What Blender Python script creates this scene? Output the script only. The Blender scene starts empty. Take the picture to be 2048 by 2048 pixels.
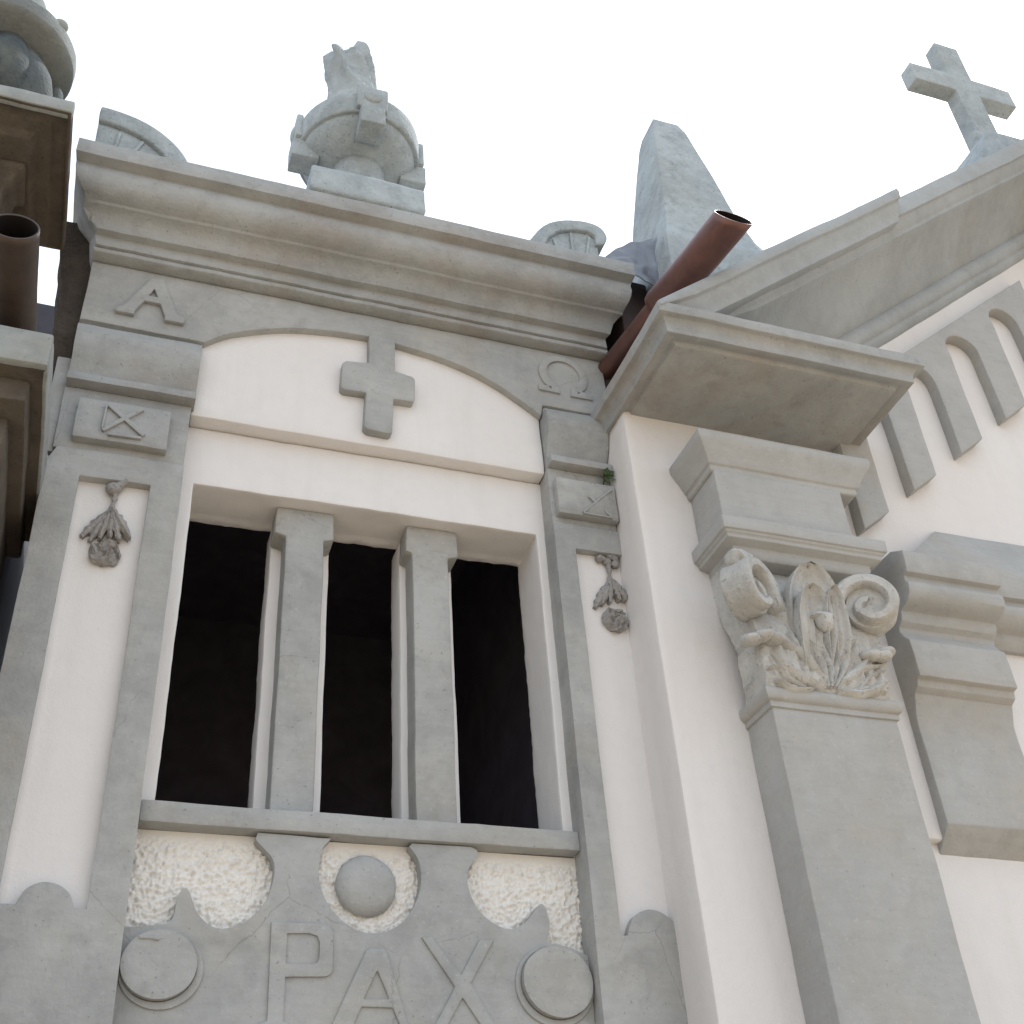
import bpy, bmesh, math, random
from mathutils import Vector, Matrix, noise
random.seed(7)
scene = bpy.context.scene
COL = scene.collection
R = math.radians

# ------------------------------------------------------------------ camera
cam_d = bpy.data.cameras.new('camera')
cam = bpy.data.objects.new('camera', cam_d); COL.objects.link(cam)
right = Vector((0.94415484, -0.32364645, -0.06184344))
down = Vector((0.14713734, 0.5820502, -0.79973006))
fwd = Vector((0.29482578, 0.74596953, 0.59716599))
m = Matrix((right, -down, -fwd)).transposed().to_4x4()
m.translation = Vector((0, 0, 1.6))
cam.matrix_world = m
cam_d.sensor_fit = 'HORIZONTAL'; cam_d.sensor_width = 36.0
cam_d.lens = 36.0 * 2410.5 / 2048.0
cam_d.clip_start = 0.05; cam_d.clip_end = 2000
scene.camera = cam

# ------------------------------------------------------------------ world, sun, exposure
SUN_EL, SUN_AZ = R(56), R(62)          # azimuth clockwise from +Y: beyond the chapels, to the right; the fronts are in shade
world = bpy.data.worlds.new('World'); scene.world = world; world.use_nodes = True
wn = world.node_tree.nodes; wl = world.node_tree.links; wn.clear()
wo = wn.new('ShaderNodeOutputWorld'); wb = wn.new('ShaderNodeBackground')
sky = wn.new('ShaderNodeTexSky'); sky.sky_type = 'NISHITA'; sky.sun_disc = False
sky.sun_elevation = SUN_EL; sky.sun_rotation = SUN_AZ
sky.air_density = 1.0; sky.dust_density = 4.0; sky.ozone_density = 1.0; sky.altitude = 100
hs = wn.new('ShaderNodeHueSaturation'); hs.inputs['Saturation'].default_value = 0.22
hs.inputs['Value'].default_value = 1.0
ov = wn.new('ShaderNodeMix'); ov.data_type = 'RGBA'; ov.inputs['Factor'].default_value = 0.62
ov.inputs['B'].default_value = (9.0, 10.2, 11.8, 1)        # even high overcast
wl.new(sky.outputs[0], hs.inputs['Color']); wl.new(hs.outputs[0], ov.inputs['A'])
wl.new(ov.outputs['Result'], wb.inputs['Color']); wb.inputs['Strength'].default_value = 0.13
wl.new(wb.outputs[0], wo.inputs['Surface'])
sd = bpy.data.lights.new('sun', 'SUN'); sd.energy = 3.0; sd.angle = R(4); sd.color = (1.0, 0.96, 0.9)
sun = bpy.data.objects.new('sun', sd); COL.objects.link(sun)
sv = Vector((math.sin(SUN_AZ) * math.cos(SUN_EL), math.cos(SUN_AZ) * math.cos(SUN_EL), math.sin(SUN_EL)))
sun.rotation_euler = sv.to_track_quat('Z', 'Y').to_euler(); sun.location = (4, -6, 12)
vs = scene.view_settings
vs.view_transform = 'Standard'; vs.look = 'None'; vs.gamma = 1.0; vs.use_curve_mapping = False
vs.exposure = 0.37
scene.cycles.caustics_reflective = False; scene.cycles.max_bounces = 5; scene.cycles.diffuse_bounces = 4; scene.cycles.glossy_bounces = 2; scene.cycles.transmission_bounces = 1

# ------------------------------------------------------------------ materials
def nt(name):
    mt = bpy.data.materials.new(name); mt.use_nodes = True
    t = mt.node_tree; b = t.nodes['Principled BSDF']
    return mt, t, b
def N(t, typ, **kw):
    n = t.nodes.new(typ)
    for k, v in kw.items():
        if k in n.inputs: n.inputs[k].default_value = v
        else: setattr(n, k, v)
    return n
def noise_n(t, co, scale, detail=4, rough=.55, dist=0.0):
    n = N(t, 'ShaderNodeTexNoise', Scale=scale, Detail=detail, Roughness=rough, Distortion=dist)
    t.links.new(co, n.inputs['Vector']); return n.outputs['Fac']
def ramp(t, fac, lo, hi):
    n = N(t, 'ShaderNodeMapRange'); n.clamp = True
    n.inputs['From Min'].default_value = lo; n.inputs['From Max'].default_value = hi
    t.links.new(fac, n.inputs['Value']); return n.outputs['Result']
def mixc(t, fac, a, b, blend='MIX'):
    n = N(t, 'ShaderNodeMix', data_type='RGBA', blend_type=blend)
    for s, v in (('Factor', fac), ('A', a), ('B', b)):
        if isinstance(v, (int, float, tuple)): n.inputs[s].default_value = v if not isinstance(v, tuple) else (*v, 1)
        else: t.links.new(v, n.inputs[s])
    return n.outputs['Result']
def mul(t, a, k):
    n = N(t, 'ShaderNodeMath', operation='MULTIPLY'); n.inputs[1].default_value = k
    t.links.new(a, n.inputs[0]); return n.outputs[0]
def add_n(t, a, b):
    n = N(t, 'ShaderNodeMath', operation='ADD'); t.links.new(a, n.inputs[0]); t.links.new(b, n.inputs[1]); return n.outputs[0]
def bump(t, b, h, strength, dist):
    n = N(t, 'ShaderNodeBump', Strength=strength, Distance=dist)
    t.links.new(h, n.inputs['Height']); t.links.new(n.outputs[0], b.inputs['Normal'])
def stone(name, light, dark, stain, stain_amt=.35, pit=.5, bumpk=1.0, brush=True, pit_lo=.66, mott=.6, crack=0):
    mt, t, b = nt(name)
    co = N(t, 'ShaderNodeTexCoord').outputs['Object']
    bign = N(t, 'ShaderNodeTexNoise', Scale=2.4, Detail=4, Roughness=.62, Distortion=.3)
    t.links.new(co, bign.inputs['Vector'])
    sep = N(t, 'ShaderNodeSeparateColor'); t.links.new(bign.outputs['Color'], sep.inputs[0])
    c = mixc(t, ramp(t, sep.outputs[0], .36, .64), dark, light)
    c = mixc(t, mul(t, ramp(t, sep.outputs[1], .50, .68), stain_amt), c, stain)
    midn = N(t, 'ShaderNodeTexNoise', Scale=15, Detail=3, Roughness=.65); t.links.new(co, midn.inputs['Vector'])
    sp2 = N(t, 'ShaderNodeSeparateColor'); t.links.new(midn.outputs['Color'], sp2.inputs[0])
    mid = sp2.outputs[0]
    c = mixc(t, mul(t, ramp(t, mid, .45, .70), .45 * mott), c, tuple(min(1, v * 1.16) for v in light))
    c = mixc(t, mul(t, ramp(t, sp2.outputs[1], .52, .72), .55 * mott), c, tuple(v * .76 for v in dark))
    if brush:
        mp = N(t, 'ShaderNodeMapping'); mp.inputs['Scale'].default_value = (5, 5, 42)
        mp.inputs['Rotation'].default_value = (0, R(24), 0)
        t.links.new(co, mp.inputs['Vector'])
        br = ramp(t, noise_n(t, mp.outputs[0], 1.6, 2, .6), .45, .75)
        c = mixc(t, mul(t, br, .14), c, tuple(v * .74 for v in dark))
    if crack:                 # sparse hairline cracks and old joints
        wv = N(t, 'ShaderNodeVectorMath', operation='MULTIPLY_ADD'); wv.inputs[1].default_value = (.035, .035, .035)
        t.links.new(midn.outputs['Color'], wv.inputs[0]); t.links.new(co, wv.inputs[2])
        vo = N(t, 'ShaderNodeTexVoronoi', feature='DISTANCE_TO_EDGE', Scale=1.7); t.links.new(wv.outputs[0], vo.inputs['Vector'])
        ln = N(t, 'ShaderNodeMath', operation='MULTIPLY')
        t.links.new(ramp(t, vo.outputs['Distance'], .0035, .0012), ln.inputs[0]); t.links.new(ramp(t, sep.outputs[2], .50, .58), ln.inputs[1])
        c = mixc(t, mul(t, ln.outputs[0], crack), c, tuple(v * .35 for v in dark))
    fine = noise_n(t, co, 90, 2, .65)
    c = mixc(t, mul(t, ramp(t, fine, pit_lo, pit_lo + .08), pit), c, tuple(v * .35 for v in dark))
    c = mixc(t, mul(t, ramp(t, fine, .36, .28), .30), c, tuple(min(1, v * 1.3) for v in light))
    t.links.new(c, b.inputs['Base Color'])
    b.inputs['Roughness'].default_value = .9; b.inputs['Specular IOR Level'].default_value = .2
    bump(t, b, add_n(t, fine, mul(t, mid, 1.2)), .5 * bumpk, .004)
    return mt
CEM = stone('cement_grey', (.405, .408, .398), (.295, .300, .294), (.36, .328, .275), .50, .45, .9, crack=.28)
CEMK = stone('cement_rust_stained', (.378, .390, .388), (.275, .282, .278), (.31, .262, .225), .55, .5)
CEMR = stone('cement_grey_rake', (.368, .392, .402), (.305, .322, .328), (.33, .30, .262), .34, .35, .7, True, .66, .4)
CEMB = stone('cement_grey_smooth', (.402, .403, .393), (.348, .347, .336), (.38, .345, .29), .45, .32, .6, True, .66, .45)
CEMC = stone('cement_capital', (.52, .515, .495), (.40, .395, .375), (.42, .375, .305), .35, .55, 1.6, False, .62, 1.0)
OLD = stone('cement_weathered_haze', (.40, .445, .46), (.285, .32, .335), (.30, .305, .28), .4, .55, 2.0, False, .63, 1.0)  # weathered pits; the blue tint paints in sky glare haze
URN = stone('cement_dark_mottled', (.15, .165, .165), (.045, .06, .07), (.22, .22, .16), .5, .4, 1.8, False, .64)  # dark blue-grey with olive mottling for foot, bowl and leaves
CLFT = stone('cement_shade_dark', (.125, .108, .088), (.058, .049, .041), (.12, .09, .062), .5, .6, 1.2)  # shade of the pier's undersides and flank put into the colour
CAPL = stone('cement_pale_cap', (.36, .385, .38), (.25, .265, .26), (.30, .275, .22), .25, .6)
RIM = stone('cement_grey_rim', (.26, .285, .285), (.16, .175, .178), (.2, .19, .15), .3, .5, 1.2, False, .64)
MASON = stone('old_masonry', (.085, .070, .058), (.035, .030, .027), (.10, .08, .06), .5, .4, 3.5, False, .64)
GREYD = stone('petal_concrete', (.35, .335, .322), (.23, .22, .212), (.26, .23, .195), .4, .55, 2.5, False, .60)
def plaster(name, col, tint, bk=.5):
    mt, t, b = nt(name)
    co = N(t, 'ShaderNodeTexCoord').outputs['Object']
    c = mixc(t, ramp(t, noise_n(t, co, 1.5, 3, .55, .3), .3, .7), col, tint)
    mid = noise_n(t, co, 20, 3, .65)
    c = mixc(t, mul(t, ramp(t, mid, .45, .75), .25), c, tuple(v * .86 for v in col))
    mp = N(t, 'ShaderNodeMapping'); mp.inputs['Scale'].default_value = (9, 9, .9); t.links.new(co, mp.inputs['Vector'])
    c = mixc(t, mul(t, ramp(t, noise_n(t, mp.outputs[0], 1.3, 3, .6), .50, .72), .30), c, tuple(v * w for v, w in zip(col, (.86, .85, .83))))
    fine = noise_n(t, co, 150, 2, .6)
    c = mixc(t, mul(t, ramp(t, fine, .70, .78), .35), c, tuple(v * .45 for v in col))
    t.links.new(c, b.inputs['Base Color'])
    b.inputs['Roughness'].default_value = .92; b.inputs['Specular IOR Level'].default_value = .15
    bump(t, b, add_n(t, mul(t, fine, .5), mid), bk, .003)
    return mt
WHITE = plaster('white_plaster', (.715, .702, .69), (.70, .672, .655))
PINK = plaster('cream_plaster', (.70, .683, .667), (.69, .655, .632))
ROUGH = plaster('rough_cast_plaster', (.75, .73, .69), (.71, .68, .635), .9)
def simple(name, col, rough=.8, metal=0.0, var=None, sc=6, bk=.3):
    mt, t, b = nt(name)
    co = N(t, 'ShaderNodeTexCoord').outputs['Object']
    f = ramp(t, noise_n(t, co, sc, 6, .65, .6), .3, .7)
    t.links.new(mixc(t, f, col, var or tuple(v * .6 for v in col)), b.inputs['Base Color'])
    b.inputs['Roughness'].default_value = rough; b.inputs['Metallic'].default_value = metal
    bump(t, b, noise_n(t, co, sc * 8, 4), bk, .003)
    return mt
COPPER = simple('oxidised_copper', (.20, .098, .082), .40, .55, (.115, .068, .064), 9, .25)
BROWNED = simple('browned_copper', (.085, .062, .048), .5, .35, (.05, .036, .03), 9, .25)
COPDARK = simple('shade_dark_copper', (.085, .055, .05), .7, .3, (.045, .032, .032), 5)  # copper darkened to carry the shadow of the gap
COPIN = simple('shade_black_copper', (.010, .007, .008), .9)  # near black paints the shade inside the spout mouths
LEAD = simple('lead_sheet', (.22, .235, .265), .5, .55, (.13, .14, .165), 7, .5)
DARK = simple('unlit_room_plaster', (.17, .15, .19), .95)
SLATE = simple('dark_roofing', (.05, .045, .055), .7)
LEAF = simple('green_leaf', (.06, .10, .03), .6, 0, (.035, .06, .02), 30)
GRAVEL = simple('sandy_gravel', (.50, .41, .305), .95, 0, (.42, .34, .25), 4, .6)

# ------------------------------------------------------------------ mesh helpers
BASE = {}
def wob(v, amp):
    p = Vector(v)
    a = noise.noise_vector(p * 4.3) * amp + noise.noise_vector(p * 17.0 + Vector((9, 3, 5))) * amp * .45
    return p + a
def finish(name, bm, mat, parent=None, bevel=.004, sub=.07, amp=.0022, smooth=34, base=None, segs=2, bang=32, post=None):
    bmesh.ops.remove_doubles(bm, verts=bm.verts, dist=1e-5)
    bmesh.ops.recalc_face_normals(bm, faces=bm.faces)
    if bevel:
        ed = [e for e in bm.edges if len(e.link_faces) == 2 and e.calc_face_angle(0) > R(bang)]
        if ed:
            bmesh.ops.bevel(bm, geom=ed, offset=bevel, offset_type='OFFSET', segments=segs, profile=.5, affect='EDGES', clamp_overlap=True)
    if sub:
        bmesh.ops.triangulate(bm, faces=[f for f in bm.faces if len(f.verts) > 4])
        for _ in range(7):
            ed = [e for e in bm.edges if e.calc_length() > sub]
            if not ed or len(bm.faces) > 60000: break
            bmesh.ops.subdivide_edges(bm, edges=ed, cuts=1, use_grid_fill=True)
            bmesh.ops.triangulate(bm, faces=[f for f in bm.faces if len(f.verts) > 4])
    if amp:
        for v in bm.verts: v.co = wob(v.co, amp)
    if post:
        for v in bm.verts: post(v)
    if parent is not None: base = BASE[parent.name]
    elif base is None:
        xs = [v.co for v in bm.verts]
        base = Vector((sum(v.x for v in xs) / len(xs), sum(v.y for v in xs) / len(xs), min(v.z for v in xs)))
    base = Vector(base)
    for v in bm.verts: v.co -= base
    me = bpy.data.meshes.new(name); bm.to_mesh(me); bm.free()
    for p in me.polygons: p.use_smooth = True
    me.set_sharp_from_angle(angle=R(smooth))
    me.materials.append(mat)
    o = bpy.data.objects.new(name, me); COL.objects.link(o)
    BASE[o.name] = base
    if parent is not None: o.parent = parent
    else: o.location = base
    return o
def thing(name, base, label, cat, group=None):
    o = bpy.data.objects.new(name, None); COL.objects.link(o); o.location = base
    o.empty_display_size = .2
    BASE[o.name] = Vector(base); tag(o, label, cat, group); return o
def tag(o, label, cat, group=None):
    o['label'] = label; o['category'] = cat
    if group: o['group'] = group
    return o
def lab(o, label): o['label'] = label; return o

def face(bm, vs):
    try: return bm.faces.new(vs)
    except ValueError: return None
def a_box(bm, x0, x1, y0, y1, z0, z1):
    v = [bm.verts.new(p) for p in ((x0,y0,z0),(x1,y0,z0),(x1,y1,z0),(x0,y1,z0),(x0,y0,z1),(x1,y0,z1),(x1,y1,z1),(x0,y1,z1))]
    for f in ((0,1,5,4),(1,2,6,5),(2,3,7,6),(3,0,4,7),(4,5,6,7),(3,2,1,0)): bm.faces.new([v[i] for i in f])
    return bm
def box(*a): return a_box(bmesh.new(), *a)
def a_plate(bm, outer, y0, y1, holes=()):
    """polygon in XZ, front at y0, back at y1"""
    loops_f = []; loops_b = []; ed = []
    for lp in (outer, *holes):
        f = [bm.verts.new((x, y0, z)) for x, z in lp]; b = [bm.verts.new((x, y1, z)) for x, z in lp]
        n = len(lp)
        for i in range(n):
            bm.faces.new((f[i], f[(i+1) % n], b[(i+1) % n], b[i]))
        loops_f.append(f); loops_b.append(b)
    for loops in (loops_f, loops_b):
        ed = []
        for lp in loops:
            for i in range(len(lp)):
                e = bm.edges.get((lp[i], lp[(i+1) % len(lp)])); ed.append(e)
        bmesh.ops.triangle_fill(bm, use_beauty=True, use_dissolve=False, edges=ed)
    return bm
def plate(*a, **k): return a_plate(bmesh.new(), *a, **k)
def extr_x(prof, x0, x1, bm=None):
    """closed profile of (y,z) swept along X"""
    bm = bm or bmesh.new()
    a = [bm.verts.new((x0, y, z)) for y, z in prof]; b = [bm.verts.new((x1, y, z)) for y, z in prof]
    n = len(prof)
    for i in range(n): bm.faces.new((a[i], a[(i+1) % n], b[(i+1) % n], b[i]))
    bm.faces.new(a); bm.faces.new(b[::-1]); return bm
def rake(prof, x0, x1, s, bm=None, xc=None):
    """closed profile of (y,c); the point on the sweep is (x, y, c+s*x)"""
    bm = bm or bmesh.new()
    a = [bm.verts.new((x0, y, c + s * x0)) for y, c in prof]; b = [bm.verts.new((x1, y, c + s * x1)) for y, c in prof]
    n = len(prof)
    for i in range(n): bm.faces.new((a[i], a[(i+1) % n], b[(i+1) % n], b[i]))
    bm.faces.new(a); bm.faces.new(b[::-1]); return bm
def mitre(prof, x0, x1, yf, yb, bm=None):
    """profile of (overhang e, z) from bottom to top run round three sides of a block"""
    bm = bm or bmesh.new()
    rows = [[bm.verts.new(p) for p in ((x0-e, yb, z), (x0-e, yf-e, z), (x1+e, yf-e, z), (x1+e, yb, z))] for e, z in prof]
    for a, b in zip(rows, rows[1:]):
        for i in range(4): bm.faces.new((a[i], a[(i+1) % 4], b[(i+1) % 4], b[i]))
    bm.faces.new(rows[0]); bm.faces.new(rows[-1][::-1]); return bm
def lathe(prof, c, n=48, bm=None, mod=None):
    bm = bm or bmesh.new(); rings = []
    for r, z in prof:
        ring = []
        for i in range(n):
            th = 2 * math.pi * i / n
            rr = r * (mod(th, z) if mod else 1)
            ring.append(bm.verts.new((c[0] + rr * math.cos(th), c[1] + rr * math.sin(th), z)))
        rings.append(ring)
    for a, b in zip(rings, rings[1:]):
        for i in range(n): bm.faces.new((a[i], a[(i+1) % n], b[(i+1) % n], b[i]))
    bm.faces.new(rings[0]); bm.faces.new(rings[-1][::-1]); return bm
def blob(c, r, bm=None, sub=3, rough=.0, fr=30, seed=0):
    bm = bm or bmesh.new()
    g = bmesh.ops.create_icosphere(bm, subdivisions=sub, radius=1)
    for v in g['verts']:
        d = v.co.normalized(); k = 1 + rough * noise.noise(Vector((d.x*r[0], d.y*r[1], d.z*r[2])) * fr + Vector((seed, 0, 0)))
        v.co = Vector((c[0] + d.x*r[0]*k, c[1] + d.y*r[1]*k, c[2] + d.z*r[2]*k))
    return bm
def tube(pts, radii, n=28, bm=None, cap=True):
    bm = bm or bmesh.new(); rings = []
    for i, p in enumerate(pts):
        p = Vector(p); a = Vector(pts[max(i-1, 0)]); b = Vector(pts[min(i+1, len(pts)-1)])
        d = (b - a).normalized(); u = d.cross(Vector((0, 0, 1)))
        if u.length < .05: u = d.cross(Vector((0, 1, 0)))
        u.normalize(); w = u.cross(d)
        rings.append([bm.verts.new(p + (u * math.cos(2*math.pi*k/n) + w * math.sin(2*math.pi*k/n)) * radii[i]) for k in range(n)])
    for a, b in zip(rings, rings[1:]):
        for i in range(n): bm.faces.new((a[i], a[(i+1) % n], b[(i+1) % n], b[i]))
    if cap: bm.faces.new(rings[0]); bm.faces.new(rings[-1][::-1])
    return bm
def sheet(P, nu, nv, off, bm=None):
    """closed slab: front P(u,v), back P(u,v)+off"""
    bm = bm or bmesh.new(); off = Vector(off)
    f = [[bm.verts.new(P(i/nu, j/nv)) for j in range(nv+1)] for i in range(nu+1)]
    b = [[bm.verts.new(Vector(f[i][j].co) + off) for j in range(nv+1)] for i in range(nu+1)]
    for i in range(nu):
        for j in range(nv):
            face(bm, (f[i][j], f[i+1][j], f[i+1][j+1], f[i][j+1])); face(bm, (b[i][j], b[i][j+1], b[i+1][j+1], b[i+1][j]))
    for i in range(nu):
        face(bm, (f[i][0], b[i][0], b[i+1][0], f[i+1][0])); face(bm, (f[i][nv], f[i+1][nv], b[i+1][nv], b[i][nv]))
    for j in range(nv):
        face(bm, (f[0][j], f[0][j+1], b[0][j+1], b[0][j])); face(bm, (f[nu][j], b[nu][j], b[nu][j+1], f[nu][j+1]))
    return bm
def spline(pts, k=4, closed=False):
    out = []; n = len(pts)
    for i in range(n if closed else n - 1):
        if closed: p = [pts[(i + d) % n] for d in (-1, 0, 1, 2)]
        else: p = [pts[max(i-1, 0)], pts[i], pts[i+1], pts[min(i+2, n-1)]]
        for j in range(k):
            t = j / k
            out.append(tuple(.5 * (2*p[1][q] + (p[2][q]-p[0][q])*t + (2*p[0][q]-5*p[1][q]+4*p[2][q]-p[3][q])*t*t + (3*p[1][q]-p[0][q]-3*p[2][q]+p[3][q])*t**3) for q in range(len(p[1]))))
    if not closed: out.append(tuple(pts[-1]))
    return out
def arc(cx, cz, r, a0, a1, n=12, rz=None):
    rz = rz or r
    return [(cx + r*math.cos(R(a0 + (a1-a0)*i/n)), cz + rz*math.sin(R(a0 + (a1-a0)*i/n))) for i in range(n+1)]

# ------------------------------------------------------------------ ground
bm = bmesh.new()
g = [bm.verts.new(p) for p in ((-300,-300,0),(300,-300,0),(300,300,0),(-300,300,0))]; bm.faces.new(g)
gr = finish('ground', bm, GRAVEL, bevel=0, sub=0, amp=0, base=(0,0,0)); gr['kind'] = 'structure'

# ================================================================== CENTRAL CHAPEL
A = thing('burial_chapel', (.72, 3.0, 0), 'narrow white and grey burial chapel with three dark window slots and the word PAX', 'chapel')
XL, XR = -.27, 1.571
# --- masonry body and dark room
bm = plate([(XL+.004, 0), (XR-.004, 0), (XR-.004, 4.95), (XL+.004, 4.95)], 3.30, 3.36, [[(.10, 2.80), (1.37, 2.80), (1.37, 4.05), (.10, 4.05)]])
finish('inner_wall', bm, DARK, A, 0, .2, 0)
bm = bmesh.new()
for b in ((-.26, 1.56, 5.2, 5.3, 1.8, 4.9), (-.26, -.2, 3.365, 5.198, 1.8, 4.9), (1.50, 1.56, 3.365, 5.198, 1.8, 4.9),
          (-.198, 1.498, 3.365, 5.198, 4.80, 4.9), (-.198, 1.498, 3.365, 5.198, 1.8, 1.9)): a_box(bm, *b)
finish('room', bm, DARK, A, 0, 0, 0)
# left edge of the older masonry that shows beside the dressed front
bm = plate([(-.262, 3.0), (-.268, 3.88), (-.285, 4.1), (-.315, 4.32), (-.345, 4.58), (-.352, 4.7), (-.372, 4.86), (-.378, 5.02), (-.2, 5.02), (-.2, 3.0)], 3.045, 3.32)
finish('rubble_core', bm, MASON, A, .006, .03, .012, base=None)
finish('edge_strip', box(-.305, -.262, 3.02, 3.044, 3.975, 4.36), CEM, A, .004, .05, .003)
# --- white wall round the window
bm = plate([(.10, 2.858), (1.34, 2.858), (1.34, 4.213), (.10, 4.213)], 3.085, 3.285, [[(.159, 2.862), (1.303, 2.862), (1.303, 3.988), (.159, 3.988)]])
def ragged(v):            # the back edge of the reveal is broken and uneven
    if v.co.y < 3.25: return
    j = noise.noise(v.co * 17) * .003 + noise.noise(v.co * 75) * .005
    if abs(v.co.z - 3.988) < .03: v.co.z += j - .004
    if abs(v.co.x - 1.303) < .03 or abs(v.co.x - .159) < .03: v.co.x += j * .55
finish('window_wall', bm, WHITE, A, .005, .022, .0028, post=ragged)
finish('tympanum', box(.1195, 1.3315, 3.03, 3.30, 4.216, 4.74), WHITE, A, .006, .06, .0028)
# --- frieze with segmental arch
archp = spline([(.132, 4.518), (.223, 4.587), (.401, 4.656), (.581, 4.687), (.74, 4.689), (.964, 4.654), (1.138, 4.594), (1.266, 4.511), (1.330, 4.462)], 5)
fr = finish('frieze', plate([(-.262, 4.522)] + archp + [(1.338, 4.515), (1.598, 4.512), (1.604, 4.65), (1.598, 4.797), (-.262, 4.797)], 3.0, 3.2), CEM, A, .005, .05, .0025)
LA = plate([(-.160,4.570),(-.160,4.588),(-.137,4.602),(-.064,4.757),(-.028,4.757),(.036,4.602),(.060,4.598),(.060,4.570),(-.004,4.570),(-.004,4.588),(-.024,4.641),(-.076,4.641),(-.100,4.588),(-.100,4.570)], 2.984, 3.002, [[(-.066,4.668),(-.036,4.668),(-.051,4.706)]])
lab(finish('letter', LA, CEM, fr, .003, .03, .0015), 'raised capital letter A')
om = arc(1.43, 4.678, .097, 238, -58, 22) + [(1.482, 4.606), (1.535, 4.600), (1.54, 4.578), (1.452, 4.580), (1.455, 4.612)] + arc(1.43, 4.684, .066, -62, 242, 22) + [(1.406, 4.612), (1.41, 4.582), (1.328, 4.586), (1.325, 4.608), (1.376, 4.610)]
lab(finish('letter', plate(om, 2.992, 3.002), CEM, fr, .003, .03, .0018), 'worn raised letter omega')
cr = [(.692,4.700),(.692,4.560),(.612,4.550),(.599,4.538),(.596,4.424),(.606,4.414),(.684,4.418),(.678,4.266),(.690,4.254),(.766,4.250),(.776,4.260),(.780,4.412),(.850,4.416),(.857,4.426),(.859,4.520),(.850,4.532),(.786,4.545),(.788,4.700)]
lab(finish('relief_cross', plate(cr, 2.996, 3.034), CEM, fr, .004, .04, .002), 'grey relief cross hanging from the arch')
# --- cornice
prof = [(3.0, 4.80), (2.968, 4.80), (2.958, 4.805), (2.954, 4.814), (2.958, 4.822), (2.966, 4.824), (2.966, 4.829), (2.950, 4.829), (2.950, 4.873), (2.919, 4.872), (2.912, 4.896), (2.901, 4.914),
        (2.884, 4.926), (2.864, 4.930), (2.857, 4.937), (2.834, 4.942), (2.814, 4.954), (2.800, 4.973), (2.793, 4.996), (2.793, 5.021), (2.802, 5.046), (2.760, 5.049), (2.760, 5.118), (3.4, 5.13), (3.4, 4.80)]
bm = bmesh.new(); secs = []
def cornice_end(y, z, side):
    # upper members run on past the frieze, ragged where the mortar has broken away
    k = max(0, min(1, (z - 4.87) / .12)); j = noise.noise(Vector((y * 40, z * 40, side * 7))) * .022
    return (-.264 - .098 * k + j * (1 - .4*k)) if side < 0 else (1.606 + .066 * k + j)
nseg = 46
for i in range(nseg + 1):
    row = []
    for (y, z) in prof:
        a, b = cornice_end(y, z, -1), cornice_end(y, z, 1)
        row.append(bm.verts.new((a + (b - a) * i / nseg, y, z)))
    secs.append(row)
for a, b in zip(secs, secs[1:]):
    for i in range(len(prof)): bm.faces.new((a[i], a[(i+1) % len(prof)], b[(i+1) % len(prof)], b[i]))
bm.faces.new(secs[0]); bm.faces.new(secs[-1][::-1])
finish('cornice', bm, CEMK, A, .0022, .06, .003, 28, bang=50)
# --- corner brackets under the frieze, raised blocks
bp = [(3.004, 4.519), (3.020, 4.518), (3.019, 4.496), (2.986, 4.488), (2.967, 4.462), (2.961, 4.425), (2.966, 4.380), (2.982, 4.332), (3.003, 4.296), (3.007, 4.274), (2.972, 4.263), (2.967, 4.232), (3.02, 4.229), (3.2, 4.229), (3.2, 4.519)]
for x0, x1, who in ((-.262, .127, 'left'), (1.335, 1.568, 'right')):
    finish('corner_moulding', extr_x(bp, x0, x1), CEMK, A, .003, .05, .003, 30, bang=50)
    finish('corner_panel', box(x0 - .002, x1 - .008 if who == 'left' else x1, 3.007, 3.2, 3.9855, 4.2285), CEM, A, .003, .06, .0025)
    b0, b1 = (-.214, .062) if who == 'left' else (1.348, 1.567)
    blk = finish('raised_block', box(b0, b1, 2.975, 3.02, 4.013, 4.168), CEM, A, .004, .04, .0025)
    if who == 'left':
        st = [((-.127, 4.152), (-.010, 4.049), .015), ((-.131, 4.045), (-.025, 4.153), .013), ((-.114, 4.034), (-.016, 4.037), .010), ((-.133, 4.055), (-.131, 4.146), .006)]
    else:
        st = [((1.471, 4.087), (1.538, 4.02), .009), ((1.433, 4.022), (1.552, 4.145), .008), ((1.433, 4.020), (1.54, 4.018), .007), ((1.462, 4.098), (1.484, 4.082), .012)]
    for (p, q, w) in st:
        d = Vector((q[0]-p[0], q[1]-p[1])).normalized(); nn = Vector((-d.y, d.x)) * w * .5
        finish('raised_stroke', plate([(p[0]+nn.x, p[1]+nn.y), (q[0]+nn.x, q[1]+nn.y), (q[0]-nn.x, q[1]-nn.y), (p[0]-nn.x, p[1]-nn.y)], 2.965, 2.978), CEM, blk, .002, .03, .0012)
    if who == 'right':
        bm = bmesh.new(); c = bm.verts.new((1.488, 2.956, 4.066)); q = [bm.verts.new(p) for p in ((1.430, 2.9755, 4.022), (1.556, 2.9755, 4.022), (1.556, 2.9755, 4.148))]
        for i in range(3): bm.faces.new((q[i], q[(i+1) % 3], c))
        bm.faces.new(q[::-1]); finish('raised_wedge', bm, CEM, blk, 0, 0, 0)
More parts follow.
